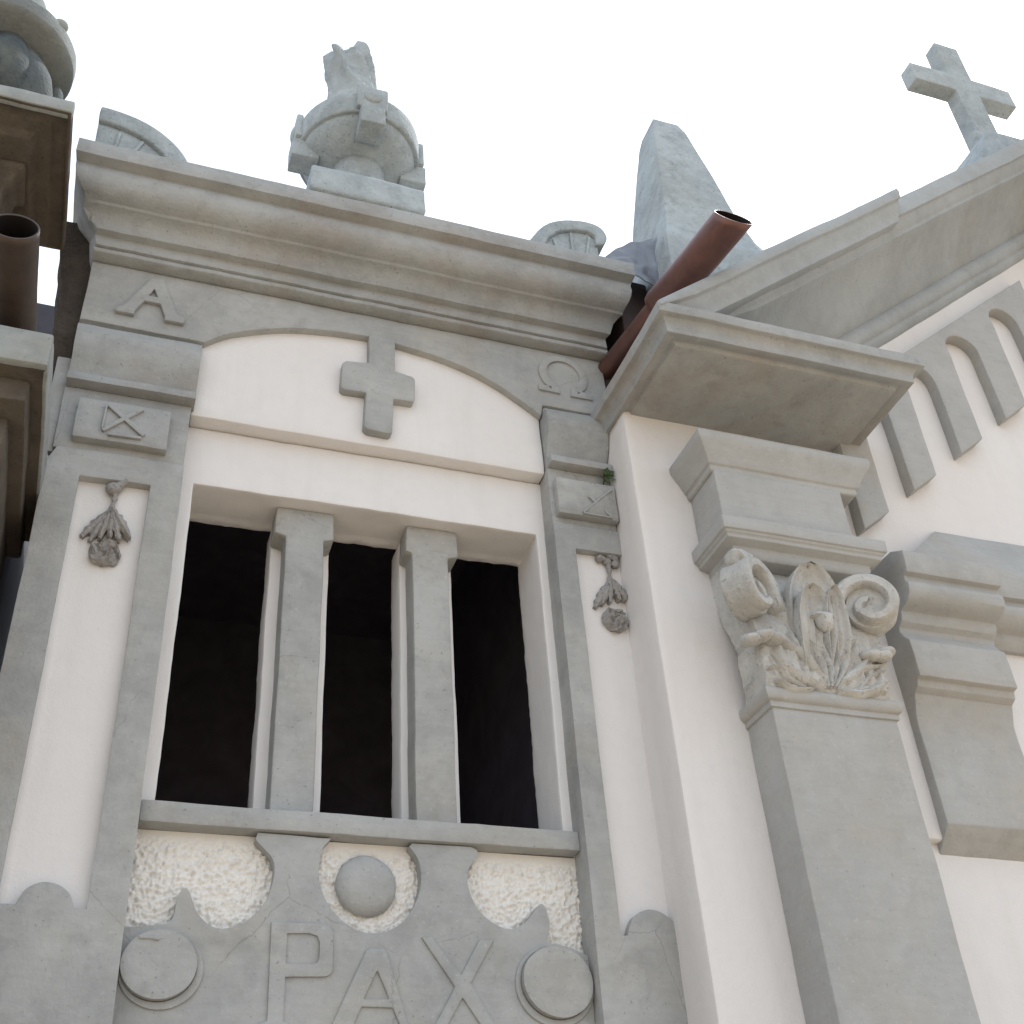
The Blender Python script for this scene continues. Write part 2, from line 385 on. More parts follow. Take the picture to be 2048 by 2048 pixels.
# --- pilasters with sunk panels
bumpL = [(-.172, 2.617), (-.130, 2.617)] + spline([(-.126, 2.628), (-.111, 2.655), (-.077, 2.673), (-.039, 2.666), (-.012, 2.645), (.0, 2.617)], 4) + [(.029, 2.614)]
pl = finish('pilaster', plate([(XL, 1.2), (.120, 1.2), (.120, 3.985), (XL+.02, 3.985), (XL, 3.93)], 3.0, 3.2, [bumpL + [(.029, 3.890), (-.172, 3.888)]]), CEM, A, .004, .05, .0025)
finish('sunk_panel', box(-.19, .045, 3.03, 3.12, 2.59, 3.91), WHITE, pl, 0, .06, .002)
bumpR = [(1.403, 3.890), (1.408, 2.613), (1.429, 2.613)] + spline([(1.434, 2.631), (1.455, 2.667), (1.493, 2.686), (1.528, 2.683), (1.555, 2.670), (1.5900, 2.642)], 4)
pr = finish('pilaster', plate([(1.332, 1.2), (1.590, 1.2)] + bumpR[::-1] + [(1.590, 3.890), (1.590, 3.985), (1.332, 3.985)], 3.0, 3.2), CEM, A, .004, .05, .0025)
finish('sunk_panel', box(1.39, 1.60, 3.03, 3.12, 2.59, 3.91), WHITE, pr, 0, .06, .002)
# --- hanging flower ornaments
def flower(cx, dz, par, flip, seed):
    rnd = random.Random(seed)
    bm = bmesh.new()
    if flip:
        for k in range(7): blob((cx + rnd.uniform(-.028, .03), 3.018, 3.872 + rnd.uniform(-.018, .026)), (.016, .016, .014), bm, 2, .5, 60, k)
    else:
        blob((cx - .004, 3.014, 3.868), (.024, .02, .022), bm, 3, .25, 40, 1); tube([(cx+.004, 3.012, 3.874), (cx + .03, 3.006, 3.897)], [.013, .009], 10, bm)
    finish('bud', bm, GREYD, par, 0, 0, 0)
    finish('stem', tube([(cx, 3.016, 3.862), (cx+.003, 3.017, 3.83), (cx, 3.017, 3.80), (cx - .002, 3.016, 3.77)], [.012, .009, .009, .014], 10), GREYD, par, 0, .02, .002)
    for k, (dx, zz, w) in enumerate(((-.070, 3.684, .0135), (-.046, 3.672, .012), (-.020, 3.680, .011), (.008, 3.684, .011), (.034, 3.680, .012), (.062, 3.690, .013)) if not flip else ((-.066, 3.676, .014), (-.040, 3.690, .010), (-.012, 3.70, .009), (.024, 3.712, .010), (.046, 3.716, .013))):
        n = 9; a = Vector((cx, 0, 3.79)); b = Vector((cx + dx, 0, zz))
        def P(u, v, a=a, b=b, w=w, k=k):
            c = a.lerp(b, u); ww = w * (math.sin(math.pi * (u * .80 + .10)) ** .8) * (1 + .30 * math.sin(u * 26 + k))
            d = (b - a).normalized(); nn = Vector((-d.z, 0, d.x)); p = c + nn * ww * (2*v - 1)
            rg = noise.noise(Vector((p.x * 90, k, p.z * 90))) * .006
            return (p.x, 3.010 - .006 * math.sin(u * 3) + .008 * abs(2*v-1) + rg - .003 * k % 2, p.z)
        finish('leaf', sheet(P, n, 5, (0, .022, 0)), GREYD, par, 0, 0, .0015)
    bm = blob((cx + .002, 3.020, 3.638), (.045, .017, .045), None, 4, .0, 1)
    for v in bm.verts:
        d = v.co - Vector((cx, 3.02, 3.638)); a = math.atan2(d.z, d.x); rr = math.hypot(d.x, d.z)
        rid = math.sin(a * 5 + rr * 260 + seed) * .006 + noise.noise(v.co * 80) * .012
        v.co.y -= rid; v.co.x += noise.noise(v.co * 45) * .006; v.co.z += noise.noise(v.co * 47 + Vector((5,5,5))) * .006
    finish('blossom', bm, GREYD, par, 0, 0, 0)
flower(-.067, 0, pl, False, 3); flower(1.523, 0, pr, True, 5)
# --- window mullions
for k, (c0, c1, s0, s1, w0, w1) in enumerate(((.427, .618, .464, .585, .430, .620), (.857, 1.036, .879, 1.001, .859, 1.040))):
    def rag2(v):
        if v.co.y > 3.33: v.co.x += noise.noise(v.co * 11) * .002 + noise.noise(v.co * 60) * .0015
    cl = finish('mullion_core', box(w0, w1, 3.232, 3.345, 2.864, 3.984), WHITE, A, .006, .03, .003, post=rag2)
    tee = [(s0, 2.864), (s1, 2.864), (s1, 3.876), (c1, 3.884), (c1 - .002, 3.986), (c0 + .002, 3.986), (c0, 3.884), (s0, 3.876)]
    finish('mullion_shaft', plate(tee, 3.138, 3.2315), CEM, cl, .006, .04, .0028)
finish('window_sill', box(.1205, 1.3315, 3.04, 3.30, 2.857, 2.9165), CEM, A, .006, .04, .0035)
# --- PAX panel
YP = 3.055
cutL = spline([(.129,2.595),(.203,2.604),(.23,2.612)], 2) + spline([(.236,2.635),(.238,2.662),(.243,2.685),(.255,2.697),(.266,2.688),(.277,2.664),(.29,2.638),(.319,2.61),(.355,2.6),(.399,2.613),(.429,2.635),(.458,2.673),(.47,2.711),(.474,2.754),(.465,2.787),(.445,2.808),(.428,2.824),(.42,2.835)], 3) + [(.425,2.853)]
cutC = spline([(.62,2.849),(.597,2.82),(.59,2.781),(.59,2.747),(.601,2.704),(.625,2.663),(.664,2.626),(.702,2.609),(.731,2.606),(.774,2.614),(.817,2.642),(.847,2.684),(.863,2.729),(.866,2.768),(.859,2.808),(.834,2.844)], 3)
cutR = [(1.012,2.853)] + spline([(1.026,2.846),(1.029,2.836),(1.021,2.821),(1.004,2.797),(.995,2.771),(1.001,2.726),(1.025,2.679),(1.066,2.647),(1.112,2.634),(1.154,2.653),(1.183,2.686),(1.2,2.705),(1.213,2.7),(1.221,2.674),(1.224,2.639),(1.213,2.607),(1.244,2.599),(1.29,2.589),(1.331,2.570)], 3)
pan = finish('carved_panel', plate([(.121, 1.2), (.121, 2.594)] + cutL + cutC + [(.842, 2.853)] + cutR + [(1.331, 1.2)], YP, 3.105), CEM, A, .008, .04, .003, segs=3)
lab(pan, 'grey carved panel with three openings and the raised word PAX')
bm = bmesh.new(); nx, nz = 400, 112
gv = []
for i in range(nx + 1):
    col = []
    for j in range(nz + 1):
        x = .118 + 1.216 * i / nx; z = 2.52 + .336 * j / nz; p = Vector((x, 0, z))
        h = noise.noise(p * 40) * .005 + noise.noise(p * 120 + Vector((3, 0, 1))) * .006 + max(0, noise.noise(p * 85 + Vector((8, 1, 0)))) * .012 - max(0, noise.noise(p * 150)) * .008
        k = min(1, max(0, (2.842 - z) / .03)); col.append(bm.verts.new((x, 3.092 - h * k, z)))
    gv.append(col)
for i in range(nx):
    for j in range(nz): bm.faces.new((gv[i][j], gv[i+1][j], gv[i+1][j+1], gv[i][j+1]))
finish('rough_cast', bm, ROUGH, A, 0, 0, 0, 80)
def ydisc(c, r, y0, y1, rz=None, bm=None, n=44): return a_plate(bm or bmesh.new(), arc(c[0], c[1], r, 0, 360 * (1 - 1/n), n - 1, rz), y0, y1)
for c, r in (((.212, 2.503), .089), ((1.228, 2.495), .099)):
    d = finish('disc', ydisc(c, r, 3.030, 3.06, r * .93), CEM, pan, .010, .04, .003, segs=3)
    finish('disc_rim', plate(arc(c[0] + (.006 if c[0] < 1 else -.004), c[1] - .006, r * 1.12, 0, 351, 39, r * 1.06), 3.048, 3.06, [arc(c[0], c[1], r * 1.0, 0, 351, 39, r * .93)]), CEM, d, .004, .04, .001)
    if c[0] < 1:
        finish('chip', blob((.186, 3.030, 2.563), (.034, .006, .006), None, 3, .6, 60), CEM, d, 0, 0, 0)
bm = bmesh.new(); rows = []; n = 40
for k in range(9):
    a = k / 8 * math.pi / 2; rr = .082 * math.cos(a) ** .75; y = 3.085 - .034 * math.sin(a) ** .9
    rows.append([bm.verts.new((.722 + rr * math.cos(2*math.pi*i/n), y, 2.737 + rr * math.sin(2*math.pi*i/n))) for i in range(n)])
for a, b in zip(rows, rows[1:]):
    for i in range(n): face(bm, (a[i], a[(i+1) % n], b[(i+1) % n], b[i]))
finish('boss', bm, CEM, pan, 0, 0, .003, 60)
YL0, YL1 = 3.048, 3.058
Pp = [(.474,2.620),(.590,2.622)] + arc(.600,2.592,.030,80,0,5) + [(.631,2.52)] + arc(.611,2.512,.021,0,-90,5) + [(.514,2.489),(.514,2.385),(.535,2.377),(.535,2.355),(.455,2.355),(.455,2.377),(.476,2.385)]
lab(finish('letter', plate(Pp, YL0, YL1, [[(.514,2.594),(.570,2.596),(.590,2.590),(.597,2.574),(.597,2.536),(.592,2.524),(.580,2.520),(.514,2.520)]]), CEM, pan, .004, .04, .0018), 'raised letter P')
Pa = [(.716,2.560),(.726,2.567),(.762,2.567),(.770,2.555),(.828,2.372),(.845,2.365),(.845,2.35),(.790,2.35),(.803,2.382),(.785,2.422),(.706,2.422),(.688,2.380),(.700,2.35),(.61,2.35),(.61,2.365),(.632,2.375)]
lab(finish('letter', plate(Pa, YL0, YL1, [[(.711,2.441),(.776,2.443),(.745,2.512)]]), CEM, pan, .004, .04, .0018), 'raised letter A')
Px = [(.862,2.601),(.892,2.602),(.966,2.508),(1.022,2.601),(1.062,2.601),(.992,2.488),(1.070,2.355),(1.035,2.355),(.967,2.452),(.908,2.355),(.874,2.355),(.948,2.478)]
lab(finish('letter', plate(Px, YL0, YL1), CEM, pan, .004, .04, .0018), 'raised letter X')

# ================================================================== RIGHT CHAPEL
B = thing('gabled_chapel', (3.85, 2.84, 0), 'wide gabled chapel with arcaded rake, tall pilaster and leafy capital at right', 'chapel')
S = .82; XA = 3.90; XB = 1.572
finish('front_wall', plate([(XB, 0), (2.2495, 0), (2.2495, 2.886), (6.13, 2.886), (6.13, 4.45), (5.87, 4.45), (XA, 2.95 + S*XA), (1.83, 4.45), (XB, 4.45)], 2.84, 3.1), PINK, B, .012, .09, .0025)
bm = bmesh.new(); a_box(bm, 2.2505, 6.12, 2.873, 3.09, 0, 2.95)
finish('lower_wall', bm, PINK, B, .004, .1, .0025)
finish('side_wall', box(XB + .004, XB + .25, 3.102, 6.5, 0, 4.45), PINK, B, .006, .2, .0025)
# roof behind the rake
bm = plate([(XB + .02, 4.44), (2.0, 4.46), (XA, 2.93 + S*XA), (5.7, 4.46), (6.1, 4.44)], 3.105, 6.5)
finish('roof', bm, SLATE, B, 0, .3, 0)
# plaster cove where the wall meets the block soffit
pil = finish('pilaster', box(1.824, 2.252, 2.69, 2.8405, 0, 3.20), CEMB, B, .006, .09, .0028)
finish('astragal', mitre([(.0, 3.185), (.006, 3.188), (.006, 3.205), (.012, 3.208), (.018, 3.214), (.022, 3.226), (.022, 3.236), (.018, 3.246), (.010, 3.252), (0, 3.255)], 1.824, 2.252, 2.69, 2.839), CEMB, pil, 0, .06, .002, 40)
# --- capital: bell with acanthus relief
def bell(u, v):
    z = 3.243 + .507 * v; x0 = 1.812 - .02 * v; x1 = 2.236 + .03 * v; x = x0 + (x1 - x0) * u
    y = 2.684 + .062 * max(0, (v - .42) / .58) ** 1.3
    c = 2.025; dx = (x - c); lower = max(0, 1 - max(0, (v - .30)) / .28)
    f1 = 0
    for lc, lw in ((-.125, .12), (.0, .10), (.125, .12)):
        q = (dx - lc * (1 + v * .35)) / lw
        if abs(q) < 1:
            rib = abs(math.sin((q * (2.2 - v * 1.6)) * math.pi * 1.5))
            f1 = max(f1, (1 - q * q) ** .6 * (.016 + .030 * v) + rib * .011)
    p = Vector((x, 0, z))
    lower *= min(1, (v + .02) / .10)
    y -= f1 * lower + (noise.noise(Vector((p.x * 60, 0, p.z * 22 + p.x * 9))) * .012 + noise.noise(p * 85) * .006) * lower
    return (x, y, z)
capb = finish('capital', sheet(bell, 64, 64, (0, .13, 0)), CEMC, pil, 0, 0, .001, 60)
# right-hand and left-hand volutes
def volute(ox, oy, sx, zc=3.552):
    al = R(30); U = Vector((sx * math.cos(al), -math.sin(al), 0)); W = Vector((-sx * math.sin(al), -math.cos(al), 0))
    O = Vector((ox, oy, 0)); pts = spline([(-.165, 3.36), (-.150, 3.44), (-.128, 3.52)], 6)
    n = 44
    for i in range(n + 1):
        f = i / n; a = math.pi * (1.0 - 2.5 * f) + .12; r = .088 * (1 - f) ** .9 + .016
        if f == 0: r0 = r
        pts.append((r * math.cos(a), zc + r * math.sin(a)))
    bm = bmesh.new(); rings = []
    for i, (u, z) in enumerate(pts):
        a = pts[max(0, i-1)]; b = pts[min(len(pts)-1, i+1)]
        d = Vector((b[0]-a[0], b[1]-a[1])).normalized(); nn = Vector((-d.y, d.x))
        f = i / (len(pts) - 1); h = .025 - .009 * f
        w0 = -.052 + .01 * f; w1 = .048 - .0 * f - (.016 if f > .8 else 0)
        ring = []
        for (hh, ww) in ((h, w0), (h, w1 - .012), (h * .55, w1), (-h * .55, w1), (-h, w1 - .012), (-h, w0)):
            uu = u + nn.x * hh; zz = z + nn.y * hh
            ring.append(bm.verts.new(O + U * uu + W * ww + Vector((0, 0, zz))))
        rings.append(ring)
    for a, b in zip(rings, rings[1:]):
        for k in range(6): bm.faces.new((a[k], a[(k+1) % 6], b[(k+1) % 6], b[k]))
    bm.faces.new(rings[0]); bm.faces.new(rings[-1][::-1])
    # solid web behind the spiral
    web = [bm.verts.new(O + U * (.072 * math.cos(t)) + W * .014 + Vector((0, 0, zc + .078 * math.sin(t)))) for t in [2*math.pi*i/30 for i in range(30)]]
    webb = [bm.verts.new(Vector(v.co) - W * .07) for v in web]
    for k in range(30): bm.faces.new((web[k], web[(k+1) % 30], webb[(k+1) % 30], webb[k]))
    bm.faces.new(web); bm.faces.new(webb[::-1])
    return bm
finish('volute', volute(2.222, 2.640, 1), CEMC, capb, .004, .03, .003, 50, bang=60)
finish('volute', volute(1.796, 2.634, -1, 3.545), CEMC, capb, .004, .03, .003, 50, bang=60)
finish('volute_lump', blob((1.765, 2.612, 3.640), (.042, .040, .034), None, 3, .35, 40), CEMC, capb, 0, 0, .003)
def leafy(cx, z0, z1, hw, y0, lean, cup, rim, th=.02):
    def P(u, v):
        q = 2 * v - 1
        w = hw * max(0, 1 - max(0, (u - .45) / .55) ** 2.4) ** .5 * (.55 + .45 * min(1, u / .45) ** .8)
        x = cx + q * w
        e = max(abs(q), max(0, (u - .70) / .30)); rr = rim * min(1, max(0, (e - .70) / .16))
        sink = .060 * max(0, 1 - u / .55) ** 1.5
        vein = .006 * max(0, 1 - abs(abs(q) - .38) * 9) + .008 * max(0, 1 - abs(q) * 8)
        y = y0 + sink - lean * u ** 2 + cup * (1 - q*q) * .5 - rr - vein * (1 if e < .72 else 0)
        return (x, y + noise.noise(Vector((x * 40, 0, u * 9))) * .003, z0 + (z1 - z0) * u)
    return sheet(P, 26, 30, (0, th + .03, 0))
finish('acanthus_leaf', leafy(2.020, 3.30, 3.674, .098, 2.652, .036, .046, .012), CEMC, capb, 0, 0, .002, 45)
finish('acanthus_leaf', leafy(1.990, 3.28, 3.574, .062, 2.622, .032, .044, .010, .03), CEMC, capb, 0, 0, .0025, 45)
finish('acanthus_leaf', leafy(2.060, 3.28, 3.574, .040, 2.618, .034, .034, .009, .03), CEMC, capb, 0, 0, .0025, 45)
bm = blob((2.020, 2.614, 3.468), (.042, .030, .022), None, 3, .2, 30)
for v in bm.verts:
    if v.co.z < 3.468: v.co.z -= (3.468 - v.co.z) * 1.1; v.co.x += (2.02 - v.co.x) * .35
finish('leaf_tip', bm, CEMC, capb, 0, 0, .002)
for pts_, sd_ in ((((1.772, 2.648, 3.380), (1.812, 2.634, 3.392), (1.846, 2.640, 3.388)), 1), (((2.176, 2.646, 3.378), (2.212, 2.640, 3.376), (2.236, 2.650, 3.398)), 2)):
    bm = bmesh.new()
    for c_ in pts_: blob(c_, (.034, .034, .019), bm, 3, .3, 34, sd_)
    finish('leaf_curl', bm, CEMC, capb, 0, 0, .003)
def leaflet(a, b, w, lift, k):
    a = Vector((a[0], 0, a[1])); b = Vector((b[0], 0, b[1])); d = (b - a).normalized(); nn = Vector((-d.z, 0, d.x)); L = (b - a).length
    def P(u, v):
        q = 2 * v - 1; c = a.lerp(b, u) + nn * L * .10 * math.sin(math.pi * u) * (1 if k % 2 else -1)
        p = c + nn * q * w * math.sin(math.pi * (.14 + .80 * u)) ** .8 * (1 + .22 * math.sin(u * 17 + k))
        y = 2.672 - lift * math.sin(math.pi * (.15 + .85 * u) * .62) - .010 * (1 - abs(q)) + .012 * q * q + noise.noise(Vector((p.x * 60, k, p.z * 60))) * .006
        return (p.x, y, p.z)
    return sheet(P, 12, 6, (0, .03, 0))
LF = []
for sx in (-1, 1):
    for (b0, t0, w_, l_) in (((.02, 3.250), (.205, 3.300), .017, .018), ((.02, 3.262), (.195, 3.352), .018, .022), ((.015, 3.275), (.165, 3.400), .018, .026), ((.01, 3.29), (.118, 3.432), .016, .028),
                             ((.01, 3.26), (.075, 3.425), .013, .026), ((.06, 3.250), (.190, 3.262), .014, .012), ((.0, 3.26), (.030, 3.43), .011, .026), ((.09, 3.252), (.200, 3.335), .013, .016)):
        LF.append(((2.025 + sx * b0[0], b0[1]), (2.025 + sx * t0[0], t0[1]), w_, l_))
for k, (a_, b_, w_, l_) in enumerate(LF):
    finish('acanthus_leaflet', leaflet(a_, b_, w_, l_, k), CEMC, capb, 0, 0, .002, 50)
finish('abacus', mitre([(-.03, 3.70), (.02, 3.705), (.03, 3.722), (.03, 3.742), (.062, 3.752), (.062, 3.763), (.070, 3.768), (.070, 3.774), (.078, 3.776), (.080, 3.821)], 1.822, 2.268, 2.70, 2.839), CEMB, pil, .004, .06, .002, 40)
finish('neck_block', box(1.775, 2.258, 2.663, 2.839, 3.8225, 4.06), CEMB, pil, .005, .07, .003)
finish('impost_moulding', mitre([(.0, 4.035), (.006, 4.04), (.006, 4.058), (.014, 4.062), (.020, 4.078), (.030, 4.098), (.044, 4.120), (.054, 4.138), (.056, 4.158), (.052, 4.170)], 1.770, 2.318, 2.668, 2.839), CEMB, pil, .003, .06, .003, 40)
# --- corner cornice block
bp = [(-.10, 4.392), (-.047, 4.392), (-.043, 4.404), (-.034, 4.404), (-.030, 4.402), (-.012, 4.400), (.0, 4.398), (.0005, 4.410), (.002, 4.426), (.007, 4.441), (.015, 4.450), (.018, 4.452), (.036, 4.453), (.040, 4.492)]
blk = finish('corner_cornice', mitre(bp, 1.556, 2.512, 2.432, 2.998), CEMK, B, .003, .06, .0028, 36, bang=45)
# --- raking cornice
soff = [(2.508, 3.068), (2.56, 3.054), (2.64, 3.005), (2.72, 2.935), (2.792, 2.861)]
rp = [(2.45, 3.238), (2.45, 3.180), (2.455, 3.158), (2.452, 3.141), (2.468, 3.138), (2.480, 3.120), (2.492, 3.098), (2.508, 3.086)] + soff + [(2.792, 2.99), (3.12, 2.99), (3.12, 3.238)]
bm = bmesh.new()
ringsr = [[bm.verts.new((x, y, max(c + S * x, 4.478 if x < 1.9 else -9))) for y, c in rp] for x in (1.64, 1.985, XA)]
for r0, r1 in zip(ringsr, ringsr[1:]):
    for i in range(len(rp)): bm.faces.new((r0[i], r0[(i+1) % len(rp)], r1[(i+1) % len(rp)], r1[i]))
bm.faces.new(ringsr[0]); bm.faces.new(ringsr[-1][::-1])
finish('raking_cornice', bm, CEMR, B, .004, .08, .003, 36, bang=45)
bm = rake(rp, 2*XA - 5.74, XA, S)
for v in bm.verts: v.co.x = 2 * XA - v.co.x
for v in bm.verts:
    if abs(v.co.x - XA) < 1e-6: v.co.x += .001
finish('raking_cornice', bm, CEMR, B, .004, .15, .002, 36, bang=45)
kp = [(2.392, 3.250), (2.388, 3.225), (2.392, 3.195), (2.408, 3.190), (2.412, 3.172), (2.420, 3.158), (2.432, 3.140), (2.438, 3.120), (2.440, 3.104), (2.52, 3.104), (2.52, 3.252)]
bm = bmesh.new()
ringsr = [[bm.verts.new((x, y, max(c + S * x, 4.470 if x < 1.6 else -9))) for y, c in kp] for x in (1.522, 1.672, 2.742)]
for r0, r1 in zip(ringsr, ringsr[1:]):
    for i in range(len(kp)): bm.faces.new((r0[i], r0[(i+1) % len(kp)], r1[(i+1) % len(kp)], r1[i]))
face(bm, ringsr[0]); bm.faces.new(ringsr[-1][::-1])
finish('rake_end', bm, CEMR, B, .004, .07, .0035, 40, bang=45)
bedp = [(2.790, 2.875), (2.784, 2.862), (2.778, 2.84), (2.782, 2.81), (2.796, 2.788), (2.812, 2.780), (2.812, 2.758), (2.826, 2.742), (2.842, 2.728), (2.87, 2.728), (2.87, 2.875)]
finish('bed_moulding', rake(bedp, 2.12, XA, S), CEMR, B, .003, .08, .0025, 40, bang=45)
bm = rake(bedp, 2.12, XA - .001, S)
for v in bm.verts: v.co.x = 2 * XA - v.co.x
finish('bed_moulding', bm, CEMR, B, .003, .15, .002, 40, bang=45)
# --- arcaded band: legs and slots that step up with the rake
bandtop = 2.614; outer_pts = []
def zb(x): return 2.018 + S * x
legs = [(2.426, 2.556), (2.700, 2.833), (2.994, 3.126), (3.289, 3.438), (3.590, 3.722)]
# one outline: along the bottom of leg, up into slot, over arch, down to next leg
for k, (a, b) in enumerate(legs):
    outer_pts += [(a, zb(a) - .006), (b, zb(b) - .012)]
    if k < len(legs) - 1:
        na = legs[k+1][0]; w = na - b; c = (na + b) / 2; top = 2.527 + S * c
        outer_pts += [(b + w * .02, top - .14)]
        outer_pts += arc(c - .004, top - .082, w * .5, 172, 8, 10, .082)
        outer_pts += [(na - w * .01, top - .12)]
top_line = [(legs[-1][1], bandtop + S * legs[-1][1]), (legs[0][0], bandtop + S * legs[0][0])]
finish('arcade_band', plate(outer_pts + top_line, 2.788, 2.845), CEMB, B, .005, .05, .0025)
bm = plate([(2*XA - x, z) for x, z in (outer_pts + top_line)][::-1], 2.788, 2.845)
finish('arcade_band', bm, CEMB, B, .005, .1, .002)
# --- console and hood moulding
cp = [(2.84, 3.85), (2.70, 3.845), (2.642, 3.812), (2.644, 3.77), (2.650, 3.731), (2.672, 3.728), (2.670, 3.705), (2.660, 3.700), (2.661, 3.68), (2.668, 3.66), (2.688, 3.642), (2.716, 3.634), (2.734, 3.630), (2.734, 3.614),
      (2.744, 3.594), (2.764, 3.582), (2.766, 3.565), (2.752, 3.540), (2.734, 3.520), (2.731, 3.46), (2.732, 3.388), (2.752, 3.384), (2.756, 3.362), (2.780, 3.348), (2.790, 3.320), (2.802, 3.285), (2.805, 3.24), (2.801, 3.10), (2.799, 2.924), (2.874, 2.852), (2.89, 2.852), (2.89, 3.85)]
lab(finish('console', extr_x(cp, 2.424, 2.802), CEMB, B, .004, .06, .003, 30, bang=45), 'stepped grey console bracket right of the capital')
hp = [(2.84, 4.082), (2.826, 4.078), (2.702, 3.842), (2.702, 3.78), (2.706, 3.732), (2.728, 3.730), (2.726, 3.706), (2.714, 3.701), (2.714, 3.68), (2.722, 3.66), (2.742, 3.642), (2.768, 3.634), (2.786, 3.630), (2.786, 3.614), (2.80, 3.596), (2.818, 3.585), (2.841, 3.585)]
bm = bmesh.new()
hl = lambda y, z: 2.50 + max(0, z - 3.842) * 1.12
L0 = [bm.verts.new((hl(y, z), y, z)) for y, z in hp]; L1 = [bm.verts.new((5.25, y, z)) for y, z in hp]
for i in range(len(hp)): bm.faces.new((L0[i], L0[(i+1) % len(hp)], L1[(i+1) % len(hp)], L1[i]))
bm.faces.new(L0); bm.faces.new(L1[::-1])
finish('hood_moulding', bm, CEMB, B, .003, .08, .0028, 30, bang=45)

# ================================================================== LEFT PIER
P_ = thing('boundary_pier', (-.65, 2.7, 0), 'stone pier coloured dark for shade, with two overhanging caps at the left edge', 'pier')
finish('top_cap', mitre([(-.11, 4.775), (-.10, 4.80), (-.055, 4.80), (-.05, 4.812), (-.012, 4.812), (-.01, 4.80), (0, 4.80), (.0, 4.852)], -.905, -.356, 2.432, 2.985), CLFT, P_, .006, .06, .004)
finish('cap_face', box(-.908, -.3535, 2.4275, 2.46, 4.803, 4.8555), CAPL, P_, .006, .04, .004)  # pale skin paints the lit front against the shade-dark cap
finish('cap_neck', mitre([(.0, 4.60), (.0, 4.70), (.02, 4.715), (.02, 4.745), (.045, 4.755), (.05, 4.776)], -.755, -.525, 2.68, 2.80), CLFT, P_, .012, .04, .004)
finish('shaft', box(-.75, -.53, 2.69, 2.90, 3.90, 4.61), CAPL, P_, .006, .06, .003)
finish('lower_slab', box(-1.2, -.2705, 2.452, 3.26, 3.802, 3.905), CLFT, P_, .006, .06, .004)
finish('slab_edge', box(-1.2, -.2665, 2.447, 2.475, 3.800, 3.9095), CAPL, P_, .006, .04, .004)  # pale skin for the lit front edge, light put into colour
finish('slab_side', box(-.279, -.2660, 2.4755, 3.255, 3.802, 3.9085), CAPL, P_, .004, .04, .004)  # pale strip paints the light caught by the slab's right side
finish('bed_course', box(-1.2, -.305, 2.52, 3.25, 3.73, 3.803), CLFT, P_, .008, .06, .004)
finish('lower_course', box(-1.2, -.345, 2.60, 3.24, 3.62, 3.735), CLFT, P_, .008, .06, .004)
finish('pier_wall', box(-1.2, -.39, 2.68, 3.23, 0, 3.625), CLFT, P_, .006, .1, .004)
NB = finish('neighbour_roof', plate([(-2.6, 0), (-.42, 0), (-.42, 5.54), (-2.6, 5.62)], 4.0, 6.5), SLATE, None, .01, .2, .003, base=(-1.5, 5, 0))
tag(NB, 'dark purple roof edge glimpsed in the gap between pier and chapel', 'roof')

# ================================================================== URNS
U1 = thing('flaming_urn', (.641, 3.02, 5.125), 'pale grey stone urn with flame on a square plinth above the central cornice', 'urn')
UX, UY = .641, 3.02
bm = mitre([(-.035, 5.12), (-.03, 5.175), (0, 5.185), (.004, 5.20), (.0, 5.31), (-.008, 5.328)], .424, .856, 2.80, 3.24)
finish('plinth', bm, OLD, U1, .006, .04, .005)
finish('foot', lathe([(.12, 5.325), (.118, 5.36), (.105, 5.40), (.098, 5.46), (.100, 5.53), (.108, 5.585), (.10, 5.60)], (UX, UY), 40), OLD, U1, 0, .04, .003, 50)
bowl = finish('bowl', lathe([(.09, 5.582), (.14, 5.592), (.18, 5.612), (.212, 5.640), (.228, 5.668), (.230, 5.70)], (UX, UY), 56), OLD, U1, 0, .05, .003, 50)
finish('rim', lathe([(.215, 5.682), (.242, 5.682), (.246, 5.69), (.248, 5.79), (.243, 5.80), (.10, 5.815)], (UX, UY), 64), OLD, U1, .003, .04, .003, 40)
for k in range(4):
    a = R(-90 + 90 * k); ca, sa = math.cos(a), math.sin(a)
    def rot(bm):
        for v in bm.verts:
            dx, dy = v.co.x, v.co.y; v.co.x = UX + ca * dx - sa * dy; v.co.y = UY + sa * dx + ca * dy
        return bm
    br = finish('bracket', rot(box(.165, .272, -.048, .048, 5.588, 5.69)), OLD, U1, .005, .04, .003)
    finish('tab', rot(box(.235, .263, -.062, .062, 5.692, 5.828)), OLD, br, .008, .04, .003)
    bmr = blob((.262, 0, 5.762), (.014, .036, .036), None, 3, .1, 20); finish('rosette', rot(bmr), OLD, br, 0, 0, .001)
bm = bmesh.new(); rows = []; n = 64; K = 26
for j in range(K + 1):
    f = j / K; row = []
    for i in range(n):
        th = 2 * math.pi * i / n
        tw = th + f * 1.3
        top = 6.405 + .030 * math.sin(2 * th + 2.4) + .018 * math.sin(5 * th + 1.3) + .014 * math.sin(11 * th)
        z = 5.79 + (top - 5.79) * f
        lob = .13 * math.sin(5 * tw + .6) + .09 * math.sin(8 * tw + 2 + 3 * f) + .05 * math.sin(13 * tw + 5 * f)
        r = (.142 - .066 * f + .012 * math.sin(f * 9)) * (1 + lob * (.35 + .9 * f))
        if f > .93: r *= 1 - (f - .93) * 4
        row.append(bm.verts.new((UX + .016 - .078 * f + r * math.cos(th), UY + r * math.sin(th), z + noise.noise(Vector((th, f * 6, 0))) * .012)))
    rows.append(row)
for a, b in zip(rows, rows[1:]):
    for i in range(n): bm.faces.new((a[i], a[(i+1) % n], b[(i+1) % n], b[i]))
bm.faces.new(rows[-1][::-1]); bm.faces.new(rows[0])
finish('flame', bm, OLD, U1, 0, .05, .004, 60)

